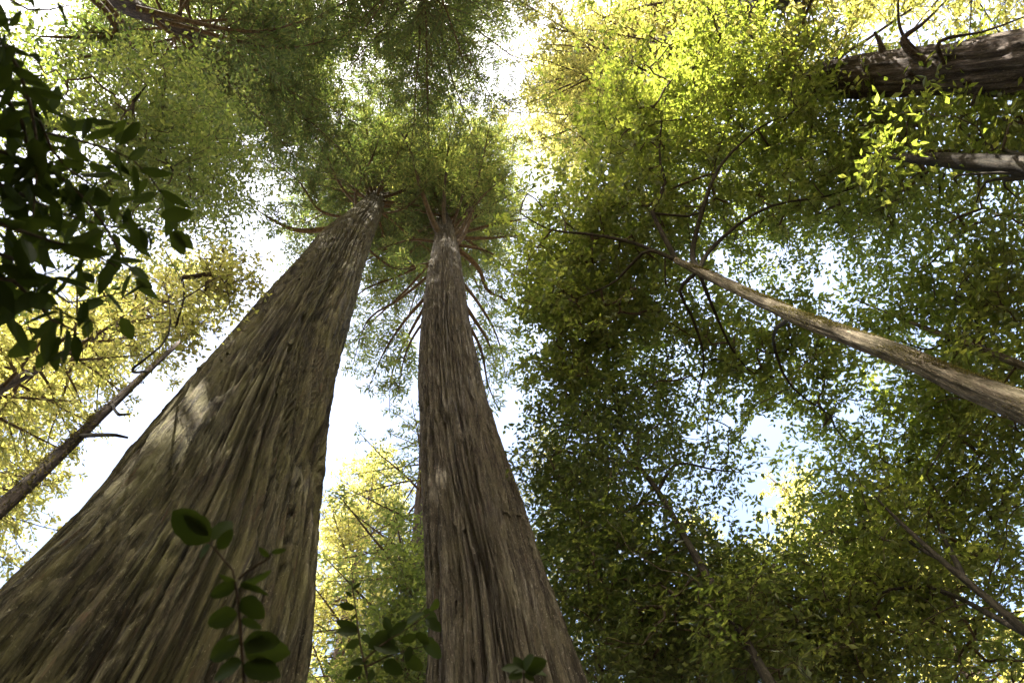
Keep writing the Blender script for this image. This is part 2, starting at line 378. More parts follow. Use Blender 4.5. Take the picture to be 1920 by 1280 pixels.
def broad_crown(tree, nodes, node_r, blobs, leafL, leafW, per, mat, sig=(0.34, 0.34, 0.17), up=1.0, rmin=0.006, twist=0.25):
    """blobs: (centre, (rx,ry,rz), number of leaf clusters); every cluster grows on a twig from the nearest branch"""
    C = []
    for c, rr, n in blobs:
        u = np.clip(rng.normal(0, 0.58, (n, 3)), -1.5, 1.5); C.append(np.asarray(c)+u*np.asarray(rr))
    C = np.concatenate(C)
    P = [np.asarray(p) for p in nodes]; par = [-1]*len(P); fixed = len(P)
    A = np.array(P)
    order = np.argsort([np.min(np.linalg.norm(A-c, axis=1)) for c in C])
    buf = np.zeros((fixed+len(C)*4, 3)); buf[:fixed] = A; n = fixed; par = np.full(len(buf), -1)
    tips = []
    for oi in order:
        c = C[oi]; dv = c-buf[:n]; dist = np.linalg.norm(dv, axis=1)
        # prefer branches below and inside
        cost = dist+0.5*np.maximum(0, -dv[:, 2])
        k = int(np.argmin(cost)); a = buf[k]; dd = dist[k]
        m = 2 if dd < 0.8 else 4
        prev = k
        for q in range(1, m+1):
            t = q/m; pt = a+(c-a)*t+rng.normal(0, 0.05*dd*math.sin(math.pi*t)+1e-4, 3)+np.array([0, 0, 0.06*dd*math.sin(math.pi*t)])
            if n >= len(buf): break
            buf[n] = pt; par[n] = prev; prev = n; n += 1
        tips.append(prev)
    cnt = np.zeros(n); cnt[np.array(tips)] = 1
    for k in range(n-1, fixed-1, -1):
        if par[k] >= 0: cnt[par[k]] += cnt[k]
    rad = np.minimum(rmin*np.maximum(cnt, 1)**0.5, 0.03)
    tw = MB()
    ch = {}
    for k in range(fixed, n): ch.setdefault(par[k], []).append(k)
    # one tube per run of nodes
    for k in range(fixed, n):
        p = par[k]
        if p >= fixed and ch[p][0] == k: continue
        run = [p, k]
        while run[-1] in ch: run.append(ch[run[-1]][0])
        pts = buf[run]; rr = np.r_[rad[k] if p < fixed else min(rad[p], rad[k]*1.2), rad[run[1:]]]
        tube(tw, pts, rr, 4 if rr[0] > 0.015 else 3)
    obj('twigs', tw, M['twig'], tree)['kind'] = 'stuff'
    # leaves stand alternately along a handful of shoots that fan out from each twig end
    lm = MB(); ns = 6; K = len(C)*ns; pl = max(2, per//ns)
    Sd = unit(rng.normal(0, 1, (K, 3))*np.array([1, 1, 0.42])); Sl = 1.75*sig[0]*rng.uniform(0.5, 1.25, K)
    sc0 = np.repeat(C, ns, 0); tl = np.repeat(rng.normal(0, twist, (len(C), 3)), ns, 0)
    st = MB(); leaves(st, sc0, Sd, rng.normal(0, 1, (K, 3)), Sl, np.full(K, 0.011))
    leafobj('shoots', st, M['twig'], tree, True)
    u = (np.arange(pl)[None]+rng.uniform(0.1, 0.9, (K, pl)))/pl; u = 0.12+0.88*u
    pos = sc0[:, None]+Sd[:, None]*(u*Sl[:, None])[..., None]+rng.normal(0, 0.025, (K, pl, 3))
    pos[..., 2] -= (0.10*Sl[:, None]*u**2)
    sd = unit(np.cross(Sd, np.array([0, 0, 1.0])+tl)); sg = np.where(np.arange(pl) % 2, 1.0, -1.0)[None, :, None]
    d = Sd[:, None]*rng.uniform(0.35, 1.0, (K, pl, 1))+sd[:, None]*sg*rng.uniform(0.4, 1.1, (K, pl, 1))+rng.normal(0, 0.2, (K, pl, 3))+np.array([0, 0, -0.12])
    nrm = np.array([0, 0, up])+np.repeat(tl[:, None], pl, 1)+rng.normal(0, 0.38, (K, pl, 3)); k = K*pl
    leaves(lm, pos.reshape(-1, 3), d.reshape(-1, 3), nrm.reshape(-1, 3), leafL*rng.uniform(0.4, 1.4, k), leafW*rng.uniform(0.5, 1.35, k))
    leafobj('crown', lm, M[mat], tree, True)

def round_trunk(tree, P, rad, n, segs, mat, bump=0.1, bf=5.0, al=0.8, name='trunk'):
    b = MB(); P2, r2 = smooth_path(P, rad, n); tube(b, P2, r2, segs, bump, bf, al)
    obj(name, b, M[mat], tree); return P2, r2

def moss_tufts(tree, P, rad, n, side, ln=0.05, zr=(0, 1)):
    b = MB(); k = len(P); i = rng.integers(int(zr[0]*(k-1)), max(1, int(zr[1]*(k-1))), n); f = rng.random((n, 1))
    C = P[i]*(1-f)+P[i+1]*f; T = unit(P[i+1]-P[i]); u = unit(np.asarray(side)+rng.normal(0, 0.75, (n, 3))); u = unit(u-T*(u*T).sum(1, keepdims=True))
    keep = vnoise(C[:, 0]*2.2, C[:, 1]*2.2, C[:, 2]*1.3+u[:, 0]) > 0.05
    C, u, T, i = C[keep], u[keep], T[keep], i[keep]; m = len(C)
    pos = C+u*(rad[i][:, None]*1.02)
    d = unit(u*0.6+rng.normal(0, 0.6, (m, 3))+np.array([0, 0, -0.5]))
    leaves(b, pos, d, u+rng.normal(0, 0.5, (m, 3)), ln*rng.uniform(0.5, 1.7, m), 0.35*ln*rng.uniform(0.6, 1.4, m))
    leafobj('moss', b, M['moss'], tree, True)

def gbase(x, y): return np.array([x, y, float(ground_z(np.array(x), np.array(y)))-0.05])

# ------------------------------------------------------------------ the two giant redwoods
def giant(name, label, tab, bark, lines, zdense, nf, nb, twist, seed, k, top):
    P, r = [], []
    for (t, az, D, rad) in tab:
        P.append(pol(az, D, D/t+CAM[2])); r.append(rad)
    P, r = P[::-1], r[::-1]
    P = list(reversed(P)) if P[0][2] > P[-1][2] else P; r = list(reversed(r)) if r[0] < r[-1] else r
    b = P[0]; P = [np.array([b[0], b[1], -0.4]), np.array([b[0], b[1], 1.6])]+P; r = [r[0]*1.65, r[0]*1.25]+r
    P.append(P[-1]+np.asarray(top[0])); r.append(top[1]); P.append(P[-1]+np.asarray(top[0])*0.9); r.append(0.06)
    ax = Axis(P, r)
    tr = thing(name, label, 'tree', (b[0], b[1], 0.0), 'giant redwoods towering over the camera')
    surf = big_trunk(ax, zdense, nf, nb, twist, lines, seed=seed, **k)
    obj('trunk', surf[0], M[bark], tr)
    return tr, ax, surf

zd = np.r_[np.linspace(-0.4, 4.0, 50)[:-1], np.geomspace(4.0, 30, 420)[:-1], np.linspace(30, 50, 90)[:-1], np.linspace(50, 74, 24)]
tabL = [(1.08, -29.4, 5.5, 1.42), (.84, -30.3, 5.5, 1.31), (.68, -31.9, 5.5, 1.26), (.52, -34.0, 5.5, 1.19), (.44, -35.3, 5.5, 1.13), (.36, -36.8, 5.5, 1.10),
        (.28, -38.8, 5.5, 1.05), (.20, -42.7, 5.5, 0.93), (.12, -48.3, 5.5, 0.60)]
linesL = [([(395, 870), (370, 990), (300, 1150)], -0.09, 0.07), ([(440, 760), (420, 900)], -0.05, 0.06), ([(250, 880), (150, 1020)], -0.08, 0.09),
          ([(500, 640), (440, 760), (330, 930)], -0.05, 0.08), ([(560, 560), (520, 690)], -0.04, 0.06), ([(300, 960), (200, 1180)], -0.08, 0.10),
          ([(350, 920), (270, 1060), (140, 1260)], 0.08, 0.14), ([(520, 900), (500, 1100)], -0.04, 0.05), ([(470, 960), (440, 1200)], 0.05, 0.10)]
giantL, axL, sL = giant('redwood_tree', 'massive redwood with olive-brown furrowed bark, the wider of the two giant trunks', tabL, 'redwood_bark', linesL, zd, 280, 40, 0.012, 2.0, dict(k2=16.0, k3=44.0), ((-0.7, -0.8, 11.0), 0.3))
tabC = [(.92, 7.7, 7.4, 1.02), (.76, 7.0, 7.3, .97), (.60, 6.0, 7.2, .95), (.52, 5.3, 7.05, .91), (.44, 4.6, 6.9, .89), (.36, 3.9, 6.7, .89), (.28, 3.7, 6.35, .85), (.20, 4.8, 5.9, .80), (.12, 7.3, 5.2, .62)]
linesC = [([(822, 690), (832, 760), (860, 830), (872, 900), (876, 960)], 0.07, 0.05), ([(850, 690), (858, 780), (880, 880), (890, 960), (915, 1090)], 0.08, 0.06),
          ([(873, 955), (885, 1000), (910, 1080), (935, 1200)], -0.16, 0.07), ([(838, 760), (834, 900), (850, 1100)], -0.06, 0.05),
          ([(812, 700), (812, 900), (830, 1100)], -0.05, 0.06), ([(835, 860), (850, 905)], 0.05, 0.025), ([(930, 950), (985, 1150)], 0.05, 0.08), ([(900, 840), (950, 1000)], -0.05, 0.05),
          ([(866, 660), (880, 720)], -0.06, 0.03), ([(808, 640), (806, 656)], 0.09, 0.30)]
zd2 = np.r_[np.linspace(-0.4, 5.5, 50)[:-1], np.geomspace(5.5, 34, 380)[:-1], np.linspace(34, 48, 80)[:-1], np.linspace(48, 72, 24)]
giantC, axC, sC = giant('redwood_tree', 'slimmer giant redwood with grey-brown twisted bark ridges and radiating limbs, beside the massive one', tabC, 'grey_redwood_bark', linesC, zd2, 220, 36, -0.01, 7.0,
                        dict(k1=3.0, k2=12.0, k3=36.0), ((-0.5, -0.9, 11.0), 0.3))
ft, fz = axL.hit(598, 770)
bark_strips(giantL, axL, sL, M['redwood_bark'], 45, 9.5, 26, 8)
bark_strips(giantC, axC, sC, M['grey_redwood_bark'], 70, 6.0, 28, 4)

# limbs picked out in the photograph: pixel paths at a height that rises away from the trunk
def limb_px(ax, pts, h0, h1, r0, r1=0.012):
    n = len(pts); P = [ath(px, py, h0+(h1-h0)*i/(n-1)) for i, (px, py) in enumerate(pts)]
    a = np.array([*ax.c(np.array([P[0][2]]))[0], P[0][2]]); P[0] = a*0.6+P[0]*0.4
    return P, np.linspace(r0*1.25, r1, n)
lowL = [limb_px(axL, [(612, 455), (560, 432), (510, 412), (470, 385)], 38, 39.5, 0.16), limb_px(axL, [(628, 430), (600, 395), (560, 340), (500, 300)], 40, 42, 0.09),
        limb_px(axL, [(636, 420), (668, 360), (700, 290), (720, 230)], 41, 46, 0.10), limb_px(axL, [(648, 400), (640, 350), (600, 270), (540, 190)], 43, 46, 0.10),
        limb_px(axL, [(690, 500), (740, 503), (790, 498)], 33, 33.5, 0.06), limb_px(axL, [(700, 420), (760, 390), (800, 350)], 41, 42, 0.07)]
lowC = [limb_px(axC, [(822, 455), (806, 400), (785, 340), (768, 280), (735, 220)], 39, 46, 0.17), limb_px(axC, [(835, 440), (832, 390), (838, 300), (850, 200)], 40.5, 50, 0.14),
        limb_px(axC, [(848, 455), (872, 420), (885, 375), (905, 300), (925, 200)], 39, 46, 0.15), limb_px(axC, [(853, 480), (870, 440), (895, 380), (960, 320)], 37.5, 43, 0.15),
        limb_px(axC, [(862, 440), (910, 425), (960, 415), (1010, 405)], 40.5, 42, 0.11), limb_px(axC, [(865, 445), (920, 446), (990, 440)], 40, 40.5, 0.12),
        limb_px(axC, [(866, 465), (895, 500), (915, 545), (945, 560), (985, 590)], 38.5, 37.5, 0.15), limb_px(axC, [(868, 460), (910, 470), (960, 500)], 38.6, 38.6, 0.10),
        limb_px(axC, [(870, 560), (890, 600), (915, 640), (930, 690)], 30, 28.5, 0.10), limb_px(axC, [(868, 430), (930, 380), (990, 350)], 41, 44, 0.10),
        limb_px(axC, [(865, 425), (915, 350), (975, 290)], 42, 46, 0.10), limb_px(axC, [(815, 455), (770, 450), (700, 470)], 39, 39, 0.09),
        limb_px(axC, [(808, 503), (760, 500), (700, 498)], 35, 35.5, 0.07), limb_px(axC, [(862, 420), (895, 300), (950, 230)], 42.5, 49, 0.09),
        limb_px(axC, [(800, 560), (760, 600), (720, 660), (690, 730)], 31, 29.5, 0.08), limb_px(axC, [(797, 600), (765, 650), (745, 740)], 28, 27, 0.06),
        limb_px(axC, [(812, 470), (765, 540), (700, 600), (650, 650)], 37, 36.0, 0.08), limb_px(axC, [(803, 520), (750, 560), (690, 600), (660, 690)], 34, 33.0, 0.08),
        limb_px(axC, [(798, 560), (760, 640), (735, 700), (730, 770)], 31, 29.5, 0.07), limb_px(axC, [(806, 490), (740, 520), (680, 545), (640, 590)], 35.5, 35, 0.08), limb_px(axC, [(868, 520), (905, 580), (935, 640), (950, 720)], 33, 31.5, 0.08),
        limb_px(axC, [(875, 590), (900, 650), (915, 720), (935, 770)], 28, 27, 0.07)]
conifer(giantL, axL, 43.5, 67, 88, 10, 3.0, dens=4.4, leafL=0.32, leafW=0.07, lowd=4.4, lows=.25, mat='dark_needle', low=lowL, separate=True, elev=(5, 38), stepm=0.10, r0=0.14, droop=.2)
conifer(giantC, axC, 44.5, 67, 84, 10, 3.0, lowd=4.0, lows=.38, dens=4.4, leafL=0.32, leafW=0.07, low=lowC, separate=True, elev=(5, 38), stepm=0.10, r0=0.14, droop=.2)

# ------------------------------------------------------------------ mossy evergreen oak that leans in from the right
def stem_nodes(paths):
    return np.concatenate([p for p in paths])
def limb_obj(tree, pts, rad, mat, n=14, segs=7):
    P, r = smooth_path(pts, rad, n); b = MB(); tube(b, P, r, segs, 0.12, 2.5, 1.5); obj('limb', b, M[mat], tree); return P

def oak_right():
    D0 = 5.6
    P = [at(1925, 766, D0), at(1804, 718, D0), at(1702, 671, D0), at(1600, 634, D0), at(1485, 590, D0), at(1380, 540, D0), at(1310, 508, D0), at(1268, 488, D0)]
    r = [0.138, 0.118, 0.110, 0.108, 0.102, 0.098, 0.085, 0.065]
    b = gbase(P[0][0]+0.25, P[0][1]+0.1); P = [b, b*0.45+P[0]*0.55+np.array([0.05, 0.02, 0])]+P; r = [0.22, 0.155]+r
    tr = thing('oak_tree', 'evergreen oak with moss-patched pale trunk slanting in beneath a wide sunlit crown', 'tree', b)
    P2, r2 = round_trunk(tr, P, r, 300, 56, 'pale_bark', 0.085, 9, 1.6)
    moss_tufts(tr, P2, r2, 22000, (0, -1.0, -0.2), 0.026, (0.30, 0.95))
    F = P[-1]; Fk = at(1310, 508, D0)
    L = []
    def lp(pts, hs, r0, start=None):
        Q = [start if start is not None else F]+[ath(px, py, h) for (px, py), h in zip(pts, hs)]
        L.append(limb_obj(tr, Q, np.linspace(r0, 0.012, len(Q)), 'slim_bark')); return Q
    a = lp([(1235, 425), (1222, 400), (1248, 345), (1236, 295), (1245, 200), (1260, 130)], [14.6, 15, 15.6, 16.2, 17.5, 18.5], 0.06)
    lp([(1298, 470), (1318, 390), (1345, 320), (1390, 268), (1440, 230), (1510, 205)], [14.3, 14.8, 15.4, 16, 16.5, 17], 0.065, Fk)
    lp([(1330, 470), (1385, 420), (1450, 385), (1550, 368), (1640, 340)], [14.0, 14.4, 14.8, 15.2, 15.6], 0.055, Fk)
    lp([(1215, 470), (1180, 500), (1150, 530), (1080, 560)], [14.2, 14.3, 14.4, 14.6], 0.05)
    lp([(1185, 455), (1110, 440), (1030, 430), (975, 400)], [14.8, 15.2, 15.5, 16], 0.05)
    lp([(1330, 560), (1370, 650), (1400, 690)], [13.0, 13.2, 13.6], 0.045, Fk)
    lp([(1275, 545), (1300, 600), (1320, 680), (1300, 760)], [13.2, 13.2, 13.3, 13.5], 0.045, Fk)
    lp([(1450, 640), (1480, 720), (1560, 780)], [12.0, 12.2, 12.5], 0.04, at(1485, 590, D0))
    lp([(1310, 400), (1345, 290), (1370, 215)], [15.0, 16.5, 17.5], 0.03, a[2])
    N = stem_nodes(L)
    def B(px, py, h, rp, hz, n):   # rp: radius in pixels at that height
        c = ath(px, py, h+.9); s = np.linalg.norm(c-CAM)/FPX*rp; return (c, (s, s, hz), n)
    blobs = [B(1300, 170, 17.5, 150, 1.2, 190), B(1430, 150, 17.0, 110, 1.0, 70), B(1200, 250, 17.0, 110, 1.0, 100), B(1350, 300, 16.5, 150, 1.0, 130), B(1520, 250, 16.5, 130, 1.0, 110),
             B(1150, 400, 16, 130, 1.2, 150), B(1095, 500, 15.5, 115, 1.2, 190), B(1230, 450, 15, 110, 1.0, 60), B(1035, 560, 15.2, 55, 1.0, 45), B(1130, 620, 14.5, 120, 1.2, 150),
             B(1620, 340, 15.5, 120, 1.0, 110), B(1480, 400, 14.8, 110, 0.9, 60), B(1330, 640, 13.5, 120, 0.8, 62), B(1440, 700, 12.8, 100, 0.8, 72), B(1570, 745, 12.5, 80, 0.7, 34), B(1560, 640, 12.5, 90, .7, 35),
             B(1090, 700, 14.2, 70, 0.9, 50), B(1660, 450, 14.5, 90, 0.8, 22), B(1360, 420, 15.5, 110, 0.8, 55), B(1250, 560, 14.3, 90, .8, 50), B(1400, 620, 13.6, 90, .7, 14)]
    broad_crown(tr, N, None, blobs, 0.145, 0.075, 42, 'oak_leaf', sig=(0.30, 0.30, 0.14))
oak_right()

# ------------------------------------------------------------------ other broadleaf trees
def stem_tree(name, label, px_path, D, rads, blobs, leaf=(0.142, 0.072), per=40, mat='shaded_leaf', bark='slim_bark', limbs=(), group=None, moss=None, sig=(0.36, 0.36, 0.17), dz=0.0, cat='tree'):
    P = [at(px, py, D+dz*i) for i, (px, py) in enumerate(px_path)]
    b = gbase(P[0][0]+rng.uniform(-.15, .15), P[0][1]+rng.uniform(-.1, .1))
    P = [b, b*0.5+P[0]*0.5]+P; rads = [rads[0]*1.5, rads[0]*1.15]+list(rads)
    tr = thing(name, label, cat, b, group)
    P2, r2 = round_trunk(tr, P, rads, 90, 18, bark, 0.12, 4, 1.3)
    L = [P2[40:]]
    for pts, hs, r0, k in limbs:
        Q = [P2[k]]+[ath(px, py, h) for (px, py), h in zip(pts, hs)]
        L.append(limb_obj(tr, Q, np.linspace(r0, 0.01, len(Q)), 'slim_bark'))
    if moss: moss_tufts(tr, P2, r2, moss[0], moss[1], moss[2], moss[3])
    bl = []
    for (px, py, h, rp, hz, n) in blobs:
        c = ath(px, py, h); s = np.linalg.norm(c-CAM)/FPX*rp; bl.append((c, (s, s, hz), n))
    broad_crown(tr, stem_nodes(L), None, bl, leaf[0], leaf[1], per, mat, sig=sig)
    return tr

stem_tree('oak_tree', 'slim dark-stemmed oak with dense shade-toned leaves beside the slimmer giant trunk', [(1420, 1240), (1300, 1035), (1240, 930), (1190, 862), (1150, 800)], 7.9, [.07, .06, .055, .045, .018],
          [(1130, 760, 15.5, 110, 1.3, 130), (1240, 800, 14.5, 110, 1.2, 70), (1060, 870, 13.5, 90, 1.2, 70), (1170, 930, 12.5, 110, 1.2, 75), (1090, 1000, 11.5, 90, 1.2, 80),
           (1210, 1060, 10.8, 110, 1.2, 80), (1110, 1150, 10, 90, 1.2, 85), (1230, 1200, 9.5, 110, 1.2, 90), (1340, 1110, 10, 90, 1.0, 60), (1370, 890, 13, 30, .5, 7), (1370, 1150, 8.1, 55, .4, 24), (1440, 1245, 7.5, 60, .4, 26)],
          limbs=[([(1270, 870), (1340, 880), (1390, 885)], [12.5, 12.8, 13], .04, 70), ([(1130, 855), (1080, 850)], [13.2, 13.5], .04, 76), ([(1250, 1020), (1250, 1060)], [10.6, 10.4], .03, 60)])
stem_tree('oak_tree', 'bushy oak filling the lower right corner, yellow-green sunlit leaves over twisting limbs', [(1960, 1215), (1850, 1120), (1760, 1045), (1690, 980), (1640, 930)], 9.3, [.062, .05, .04, .028, .012],
          [(1740, 850, 12, 120, 1.2, 110), (1850, 900, 11, 100, 1.2, 80), (1620, 950, 11.5, 90, 1.2, 75), (1750, 1000, 10.5, 110, 1.2, 65), (1880, 1060, 9.5, 90, 1.2, 50), (1600, 1080, 10.2, 110, 1.2, 85),
           (1740, 1160, 9.4, 120, 1.2, 85), (1880, 1220, 8.6, 100, 1.2, 60), (1600, 1220, 9.2, 110, 1.2, 80), (1840, 780, 12.2, 90, 1, 50), (1680, 975, 9.3, 55, .5, 14), (1760, 1050, 8.7, 40, .4, 7)], mat='oak_leaf',
          limbs=[([(1740, 1100), (1650, 1110), (1600, 1150)], [9.4, 9.4, 9.4], .045, 60), ([(1760, 960), (1800, 900), (1860, 860)], [10.6, 11, 11.4], .045, 70), ([(1660, 1000), (1600, 1010)], [10.6, 10.8], .035, 74)])
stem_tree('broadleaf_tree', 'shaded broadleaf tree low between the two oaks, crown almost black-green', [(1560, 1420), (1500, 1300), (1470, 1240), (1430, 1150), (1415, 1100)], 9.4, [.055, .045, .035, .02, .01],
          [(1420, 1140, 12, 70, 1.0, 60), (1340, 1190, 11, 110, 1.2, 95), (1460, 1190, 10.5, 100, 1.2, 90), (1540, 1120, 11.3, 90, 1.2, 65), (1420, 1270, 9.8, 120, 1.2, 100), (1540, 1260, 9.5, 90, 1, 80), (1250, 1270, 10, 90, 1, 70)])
stem_tree('broadleaf_tree', 'small green broadleaf tree in the gap between the two giant trunks', [(770, 1400), (760, 1250), (755, 1150), (750, 1080)], 10.5, [.10, .08, .05, .02],
          [(775, 1050, 14, 45, 1.2, 34), (770, 1150, 12.8, 55, 1.2, 44), (690, 1260, 11.5, 60, 1.0, 26), (790, 1240, 11.3, 60, 1.2, 50), (740, 1280, 11, 50, 1, 30)])
stem_tree('young_tree', 'lichened crooked young tree leaning across the sunlit foliage left of the massive redwood', [(-60, 1005), (60, 900), (150, 815), (235, 735), (310, 665), (390, 598)], 4.7, [.07, .062, .052, .042, .032, .015],
          [(400, 560, 9.2, 60, .6, 26), (330, 600, 8.6, 50, .5, 12), (430, 500, 9.8, 45, .5, 14)], leaf=(0.075, 0.04), per=40, mat='sunlit_needle', bark='dark_bark', sig=(0.22, 0.22, 0.12),
          limbs=[([(215, 815), (240, 820)], [6.3, 6.35], .022, 56), ([(225, 778), (243, 776)], [6.6, 6.65], .018, 62), ([(250, 690), (310, 640), (320, 600)], [7.2, 7.7, 8], .016, 70), ([(330, 610), (345, 560), (342, 520)], [8.3, 8.6, 9], .015, 80)],
          moss=(2500, (0, -.6, .3), .04, (.3, .9)))
stem_tree('broadleaf_tree', 'leafy tree with dark bare-twigged trunk at the right edge below the thick furrowed trunk', [(1990, 322), (1920, 312), (1840, 305), (1740, 298), (1640, 293)], 10.0, [.19, .18, .165, .12, .03],
          [(1840, 230, 14, 110, 1.3, 100), (1700, 240, 16, 100, 1.2, 80), (1860, 420, 13.5, 100, 1.3, 60), (1710, 390, 15.5, 100, 1.3, 60), (1800, 540, 13.5, 60, 1, 16), (1580, 300, 18, 120, 1.5, 90), (1900, 260, 12.5, 70, 1, 50), (1660, 294, 12.6, 30, .4, 6)],
          leaf=(.19, .085), mat='oak_leaf', per=30, sig=(.45, .45, .2),
          limbs=[([(1790, 330), (1795, 345)], [12.0, 12.1], .03, 62), ([(1850, 340), (1830, 380)], [11.5, 11.6], .04, 56), ([(1880, 340), (1905, 370)], [11.2, 11.2], .04, 52), ([(1830, 265), (1800, 240)], [12.8, 13.2], .05, 58)])
stem_tree('broadleaf_tree', 'slender tree with pale sunlit bark behind the mossy oak trunk', [(1990, 715), (1920, 686), (1810, 642), (1710, 605), (1600, 560)], 11.0, [.085, .075, .06, .04, .015],
          [(1800, 600, 13, 110, 1.2, 80), (1880, 560, 12, 80, 1, 50), (1700, 570, 14, 90, 1.2, 32), (1880, 760, 10.8, 90, 1, 60), (1780, 720, 12, 80, 1, 35)], leaf=(.17, .08), mat='oak_leaf', bark='pale_bark',
          limbs=[([(1740, 655), (1690, 640)], [11.8, 12], .03, 70), ([(1830, 600), (1790, 560)], [12, 12.6], .03, 66)])
stem_tree('broadleaf_tree', 'yellow-green sunlit tree at the left, behind the black foreground leaves', [(60, 228), (200, 238), (330, 243), (450, 248)], 10.0, [.2, .16, .11, .03],
          [(300, 205, 19, 90, 1.3, 80), (200, 330, 17.5, 110, 1.3, 80), (330, 340, 20, 110, 1.5, 90), (400, 250, 22, 80, 1.5, 60), (150, 190, 17, 90, 1.3, 55), (430, 370, 22, 70, 1.3, 45), (80, 420, 16, 90, 1.2, 40)],
          leaf=(.145, .068), mat='bay_leaf', per=42, sig=(.48, .48, .22), limbs=[([(250, 190), (275, 160)], [16.5, 17], .06, 60), ([(300, 280), (330, 330)], [18, 19], .06, 66)])

# ------------------------------------------------------------------ conifers around
def conifer_tree(name, label, P, r, z0, z1, nl, lmax, bark='dark_bark', n=80, segs=24, group=None, bump=0.1, low=None, bf=6, **kw):
    b = gbase(P[0][0], P[0][1]); P = [b]+[np.asarray(p) for p in P[1:]]
    tr = thing(name, label, 'tree', b, group)
    P2, r2 = round_trunk(tr, P, r, n, segs, bark, bump, bf, 0.7)
    ax = Axis(P2, r2)
    lw = [limb_px(ax, *a) for a in low] if low else None
    conifer(tr, ax, z0, z1, nl, lmax, low=lw, **kw); return tr, ax, P2, r2

# thick furrowed trunk entering at the upper right
D4 = 11.0
b4 = at(1920, 118, D4)
t4 = [np.array([b4[0]+.1, b4[1]-.05, 0]), np.array([b4[0]+.05, b4[1], 5]), b4, at(1780, 130, D4), at(1640, 142, D4), at(1450, 165, D4), at(1250, 195, D4), at(1100, 225, D4), at(1000, 245, D4-.3)]
r4 = [.72, .58, .53, .49, .47, .43, .35, .20, .05]
fir, axF, PF, rF = conifer_tree('fir_tree', 'thick dark trunk with deeply furrowed bark and broken branch stubs at the upper right', t4, r4, 20, t4[-1][2]-1, 95, 6.5, n=420, segs=80, bump=0.13, bf=11,
             dens=3.6, leafL=0.27, leafW=0.08, separate=False, elev=(-5, 25), mat='sunlit_needle', stepm=0.11, lowk=.45, lowd=.9, lows=.7,
             low=[([(1668, 112), (1692, 78), (1730, 45), (1775, 0)], 14.0, 14.6, .07), ([(1700, 108), (1760, 80), (1850, 58), (1925, 30)], 13.6, 13.3, .04), ([(1672, 108), (1690, 60), (1684, -20)], 14.0, 14.8, .045)], limb_mat='dark_bark')
def stub(ax, tree, px, py, L, r, bend):
    th, z = ax.hit(px, py); c = ax.c(np.array([z]))[0]; d = np.array([math.cos(th), math.sin(th), 0]); s = np.array([c[0], c[1], z])+d*ax.rad(z)*0.85
    P = [s, s+d*L*.5+np.array([0, 0, .1*L]), s+d*L+np.array(bend)*L]; P2, r2 = smooth_path(P, [r*1.5, r, r*.45], 8); b = MB(); tube(b, P2, r2, 8, .2, 2, 4); obj('branch_stub', b, M['dark_bark'], tree)
stub(axF, fir, 1655, 96, .45, .07, (-.2, -.3, .5)); stub(axF, fir, 1710, 138, .30, .05, (.1, .2, -.4)); stub(axF, fir, 1845, 165, .35, .06, (.2, .3, .3)); stub(axF, fir, 1820, 150, .2, .09, (.1, .1, .1))

# dark conifer whose trunk enters at the top left
D7 = 12.0
t7 = [at(60, -75, D7), at(60, -75, D7), at(215, 0, D7), at(330, 50, D7), at(450, 105, D7), at(520, 138, D7), at(560, 158, D7), at(585, 168, D7-.3)]
t7[0] = np.array([t7[1][0], t7[1][1], 0]); r7 = [.46, .34, .30, .28, .25, .20, .13, .04]
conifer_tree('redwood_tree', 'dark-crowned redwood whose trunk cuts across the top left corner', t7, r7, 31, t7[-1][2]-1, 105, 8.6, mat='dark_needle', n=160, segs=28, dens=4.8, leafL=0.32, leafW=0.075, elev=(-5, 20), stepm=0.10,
             low=[([(300, 35), (220, 60), (130, 70), (60, 68)], 21.5, 20.5, .09), ([(330, 55), (250, 85), (170, 105), (100, 120)], 22.5, 21.5, .08), ([(390, 75), (470, 60), (600, 30)], 25, 28, .08), ([(420, 95), (380, 120), (320, 125)], 26, 26, .07), ([(440, 100), (520, 90), (640, 70)], 27, 29, .07)])

def simple_conifer(label, px, py, D, z0, nl, lmax, mat, rad=.35, group='conifers standing round the clearing', xy=None, **kw):
    """px, py: where its top stands in the photograph, D: metres away"""
    tp = at(px, py, D) if xy is None else np.array(xy, float); H = tp[2]; p = np.array([tp[0], tp[1], 0])
    P = [p, p+np.array([rng.uniform(-.2, .2), rng.uniform(-.2, .2), H*.5]), tp]
    kw = {**dict(dens=3.6, leafL=0.26, leafW=0.085, stepm=0.12, elev=(-10, 25)), **kw}
    return conifer_tree('conifer_tree', label, P, [rad*1.3, rad, .04], z0*H, H-.6, nl, lmax, bark='dark_bark', n=50, segs=12, group=group, mat=mat, **kw)

S = simple_conifer
S('pale gold sunlit conifer in the gap between the two giant trunks', 715, 835, 25, .42, 140, 4.8, 'sunlit_needle', dens=4.4, leafW=.10)
S('pale sunlit conifer far behind the oaks at lower right', 1440, 890, 32, .4, 90, 5.5, 'sunlit_needle', leafL=.32, leafW=.11)
S('golden sunlit conifer just left of the massive redwood, above the leaning young tree', 420, 500, 16, .45, 90, 3.8, 'sunlit_needle', rad=.14, leafL=.22, leafW=.09, dens=4.6, stepm=.1)
S('golden sunlit conifer behind the leaning young tree', 260, 585, 21, .36, 120, 4.8, 'sunlit_needle', rad=.14, leafL=.22, leafW=.09, dens=4.8, stepm=.1)
S('golden sunlit conifer at the left edge under the black foreground leaves', 40, 540, 16, .28, 120, 4.6, 'sunlit_needle', rad=.14, leafL=.22, leafW=.09, dens=4.8, stepm=.1)
S('tall golden conifer showing beneath the leaning young tree', 120, 830, 24, .3, 120, 5.0, 'sunlit_needle', dens=4.4, leafW=.11)
